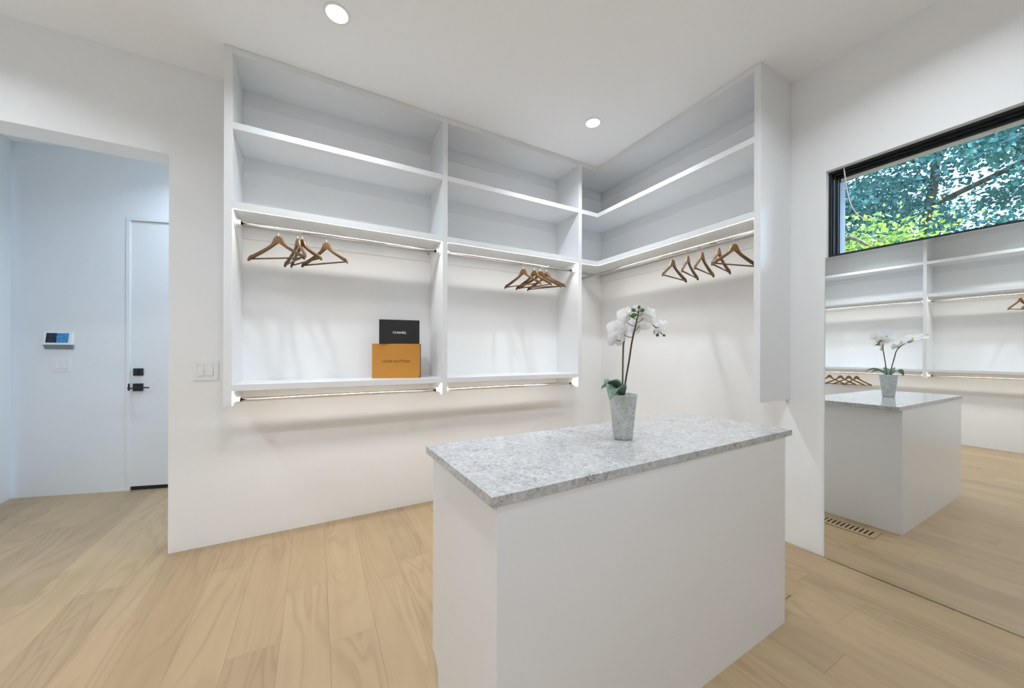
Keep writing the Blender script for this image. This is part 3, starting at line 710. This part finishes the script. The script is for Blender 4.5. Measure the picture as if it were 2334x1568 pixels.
def pt(S, t): i = t*(len(S)-1); k = min(int(i), len(S)-2); return S[k].lerp(S[k+1], i-k)
FL1 = ((0.46, (-0.020, 0.030, 0.012), (0.75, 0.45, 0.20), 0.103, 5), (0.53, (0.015, -0.030, 0.010), (0.80, -0.30, 0.25), 0.103, -15), (0.60, (0.0, 0.035, 0.018), (0.85, 0.40, 0.15), 0.106, 10), (0.68, (0.020, -0.032, 0.004), (0.85, -0.35, 0.05), 0.103, 0),
       (0.76, (0.010, 0.030, -0.004), (0.90, 0.35, -0.10), 0.098, 20), (0.86, (0.012, -0.020, -0.010), (0.90, -0.20, -0.30), 0.089, -10), (0.40, (-0.035, 0.010, 0.0), (0.1, 0.9, 0.3), 0.096, 0))
FL2 = ((0.47, (-0.030, 0.020, 0.010), (-0.35, 0.80, 0.40), 0.101, 10), (0.55, (0.030, 0.005, 0.020), (0.75, 0.35, 0.50), 0.101, -20), (0.63, (-0.028, 0.018, 0.016), (-0.55, 0.60, 0.55), 0.103, 0), (0.70, (0.032, -0.004, 0.018), (0.70, -0.10, 0.65), 0.101, 15),
       (0.78, (-0.024, 0.020, 0.018), (-0.50, 0.35, 0.75), 0.096, -15), (0.86, (0.026, 0.002, 0.010), (0.60, -0.20, 0.75), 0.089, 30))
for S, FL in ((S1, FL1), (S2, FL2)):
    for t, off, face, size, roll in FL:
        p = pt(S, t); q = p+Vector(off)
        f = flower(q, face, size, roll, orch)
        link('flower_stalk', G().tube(bez([p, p.lerp(q, 0.5)-Vector((0, 0, 0.004)), q-Vector(face).normalized()*0.002], 8), 0.0014, 6), 'ostem', orch, True)
def bud(at, d, r, mat):
    dv = Vector(d).normalized(); g = G().lathe([(0, -1.25*r), (0.55*r, -0.95*r), (0.95*r, -0.2*r), (0.9*r, 0.35*r), (0.5*r, 0.95*r), (0, 1.25*r)], 14)
    bmesh.ops.transform(g.bm, matrix=Matrix.Translation(at) @ dv.to_track_quat('Z', 'Y').to_matrix().to_4x4(), verts=g.bm.verts[:]); return link('bud', g, mat, orch, True)
for S, t, off, r, mat in ((S2, 1.0, (-0.002, -0.004, 0.012), 0.0058, 'bud'), (S2, 0.96, (0.020, 0.000, 0.008), 0.0075, 'bud'), (S2, 0.94, (-0.014, 0.010, 0.010), 0.0072, 'bud'), (S2, 0.90, (-0.010, 0.012, -0.004), 0.0095, 'budg'),
                          (S1, 1.0, (0.010, -0.004, -0.006), 0.0062, 'bud'), (S1, 0.96, (0.006, -0.012, 0.016), 0.0078, 'bud'), (S1, 0.95, (0.004, 0.012, -0.018), 0.0072, 'bud'), (S1, 0.92, (-0.008, 0.006, -0.012), 0.0070, 'budg')):
    p = pt(S, t if t < 1 else 0.999); q = p+Vector(off)
    bud(q, off, r, mat); link('bud_stalk', G().tube(bez([p, p.lerp(q, .6), q], 6), 0.0012, 6), 'ostem', orch, True)

# ------------------------------------------------------------------ floor vent between island and mirror
vent = thing('floor_vent', 'flush wooden floor vent with dark slots before the mirror', 'vent', (2.085, 1.09, 0.0))
VX0, VX1, VY0, VY1 = 2.000, 2.172, 0.922, 1.330
SX0, SX1, SP, SY = 2.040, 2.137, 0.02525, 0.9575
link('slot_shade', G().box(VX0+0.01, VX1-0.01, VY0+0.01, VY1-0.01, 0.0002, 0.0008), 'dark', vent)  # flat black sheet that paints the shade below the slots
g = G().box(VX0, SX0, VY0, VY1, 0.0002, 0.0045, 0.0006).box(SX1, VX1, VY0, VY1, 0.0002, 0.0045, 0.0006)
link('vent_frame', g, 'floor', vent)
ys = [SY+SP*i for i in range(14)]
edges = [VY0]+[v for y in ys for v in (y-0.005, y+0.005)]+[VY1]
for i in range(0, len(edges), 2):
    link('slat', G().box(SX0, SX1, edges[i], edges[i+1], 0.0002, 0.0045, 0.0004), 'floor', vent)

# ------------------------------------------------------------------ outdoors
struct('ground', G().box(2.97, 60, -40, 45, -0.5, -0.42), 'lawn')
def tree(name, label, trunk, crown, rad, nblob, nleaf, lsize, mat, seed, branches):
    rn = random.Random(seed)
    t = thing(name, label, 'tree', trunk, group='garden trees')
    T = Vector(trunk); C0 = Vector(crown)
    path = bez([T, T+(C0-T)*0.35+Vector((0.15, -0.1, 0)), C0+Vector((0, 0, -0.3)), C0+Vector((0.1, 0.1, rad[2]*0.6))], 16)
    link('trunk', G().tube(path, [0.16*(1-0.85*i/16) for i in range(17)], 10), 'bark', t)
    ends = []
    for i in range(branches):
        a = rn.uniform(0, 2*PI); e = rn.uniform(-0.35, 0.7); s = path[rn.randint(6, 14)]
        end = C0+Vector((rad[0]*math.cos(a)*0.9, rad[1]*math.sin(a)*0.9, rad[2]*e)); mid = s.lerp(end, 0.5)+Vector((rn.uniform(-.2, .2), rn.uniform(-.2, .2), rn.uniform(0, .3)))
        link('branch', G().tube(bez([s, mid, end], 10), [0.055*(1-0.85*k/10) for k in range(11)], 7), 'bark', t); ends.append((s, mid, end))
    V, Fc = [], []
    blobs = []
    for _ in range(nblob):
        while True:
            p = Vector((rn.uniform(-1, 1), rn.uniform(-1, 1), rn.uniform(-1, 1)))
            if p.length < 1: break
        blobs.append((C0+Vector((p.x*rad[0], p.y*rad[1], p.z*rad[2])), rn.uniform(0.22, 0.5)))
    for _ in range(nleaf):
        c, r = blobs[rn.randrange(nblob)]
        p = c+Vector((rn.gauss(0, r*0.75), rn.gauss(0, r*0.75), rn.gauss(0, r*0.42)))
        d = Vector((rn.gauss(0, 1), rn.gauss(0, 1), rn.gauss(-0.3, 0.7))).normalized(); s = d.cross(Vector((rn.gauss(0, 1), rn.gauss(0, 1), rn.gauss(0, 1)))).normalized(); nrm = d.cross(s)
        L = lsize*rn.uniform(0.7, 1.3); W = L*0.34; i = len(V)
        V += [p, p+d*L*0.45+s*W+nrm*L*0.06, p+d*L, p+d*L*0.45-s*W+nrm*L*0.06]
        Fc += [(i, i+1, i+2), (i, i+2, i+3)]
    me = D.meshes.new('foliage'); me.from_pydata([tuple(v) for v in V], [], Fc); me.materials.append(M[mat])
    o = D.objects.new('foliage', me); COL.objects.link(o); adopt(o, t); o['kind'] = 'stuff'
tree('garden_tree', 'tall leafy tree in skylit blue-green filling the high window', (11.4, 3.6, -0.42), (10.9, 2.2, 4.9), (2.3, 4.8, 2.8), 330, 62000, 0.085, 'treeleaf', 3, 9)
tree('garden_tree', 'sunlit yellow-green bush low in the left of the window', (6.9, 2.50, -0.42), (6.9, 2.40, 2.28), (0.6, 0.9, 0.90), 55, 12000, 0.065, 'treeleaf2', 5, 4)
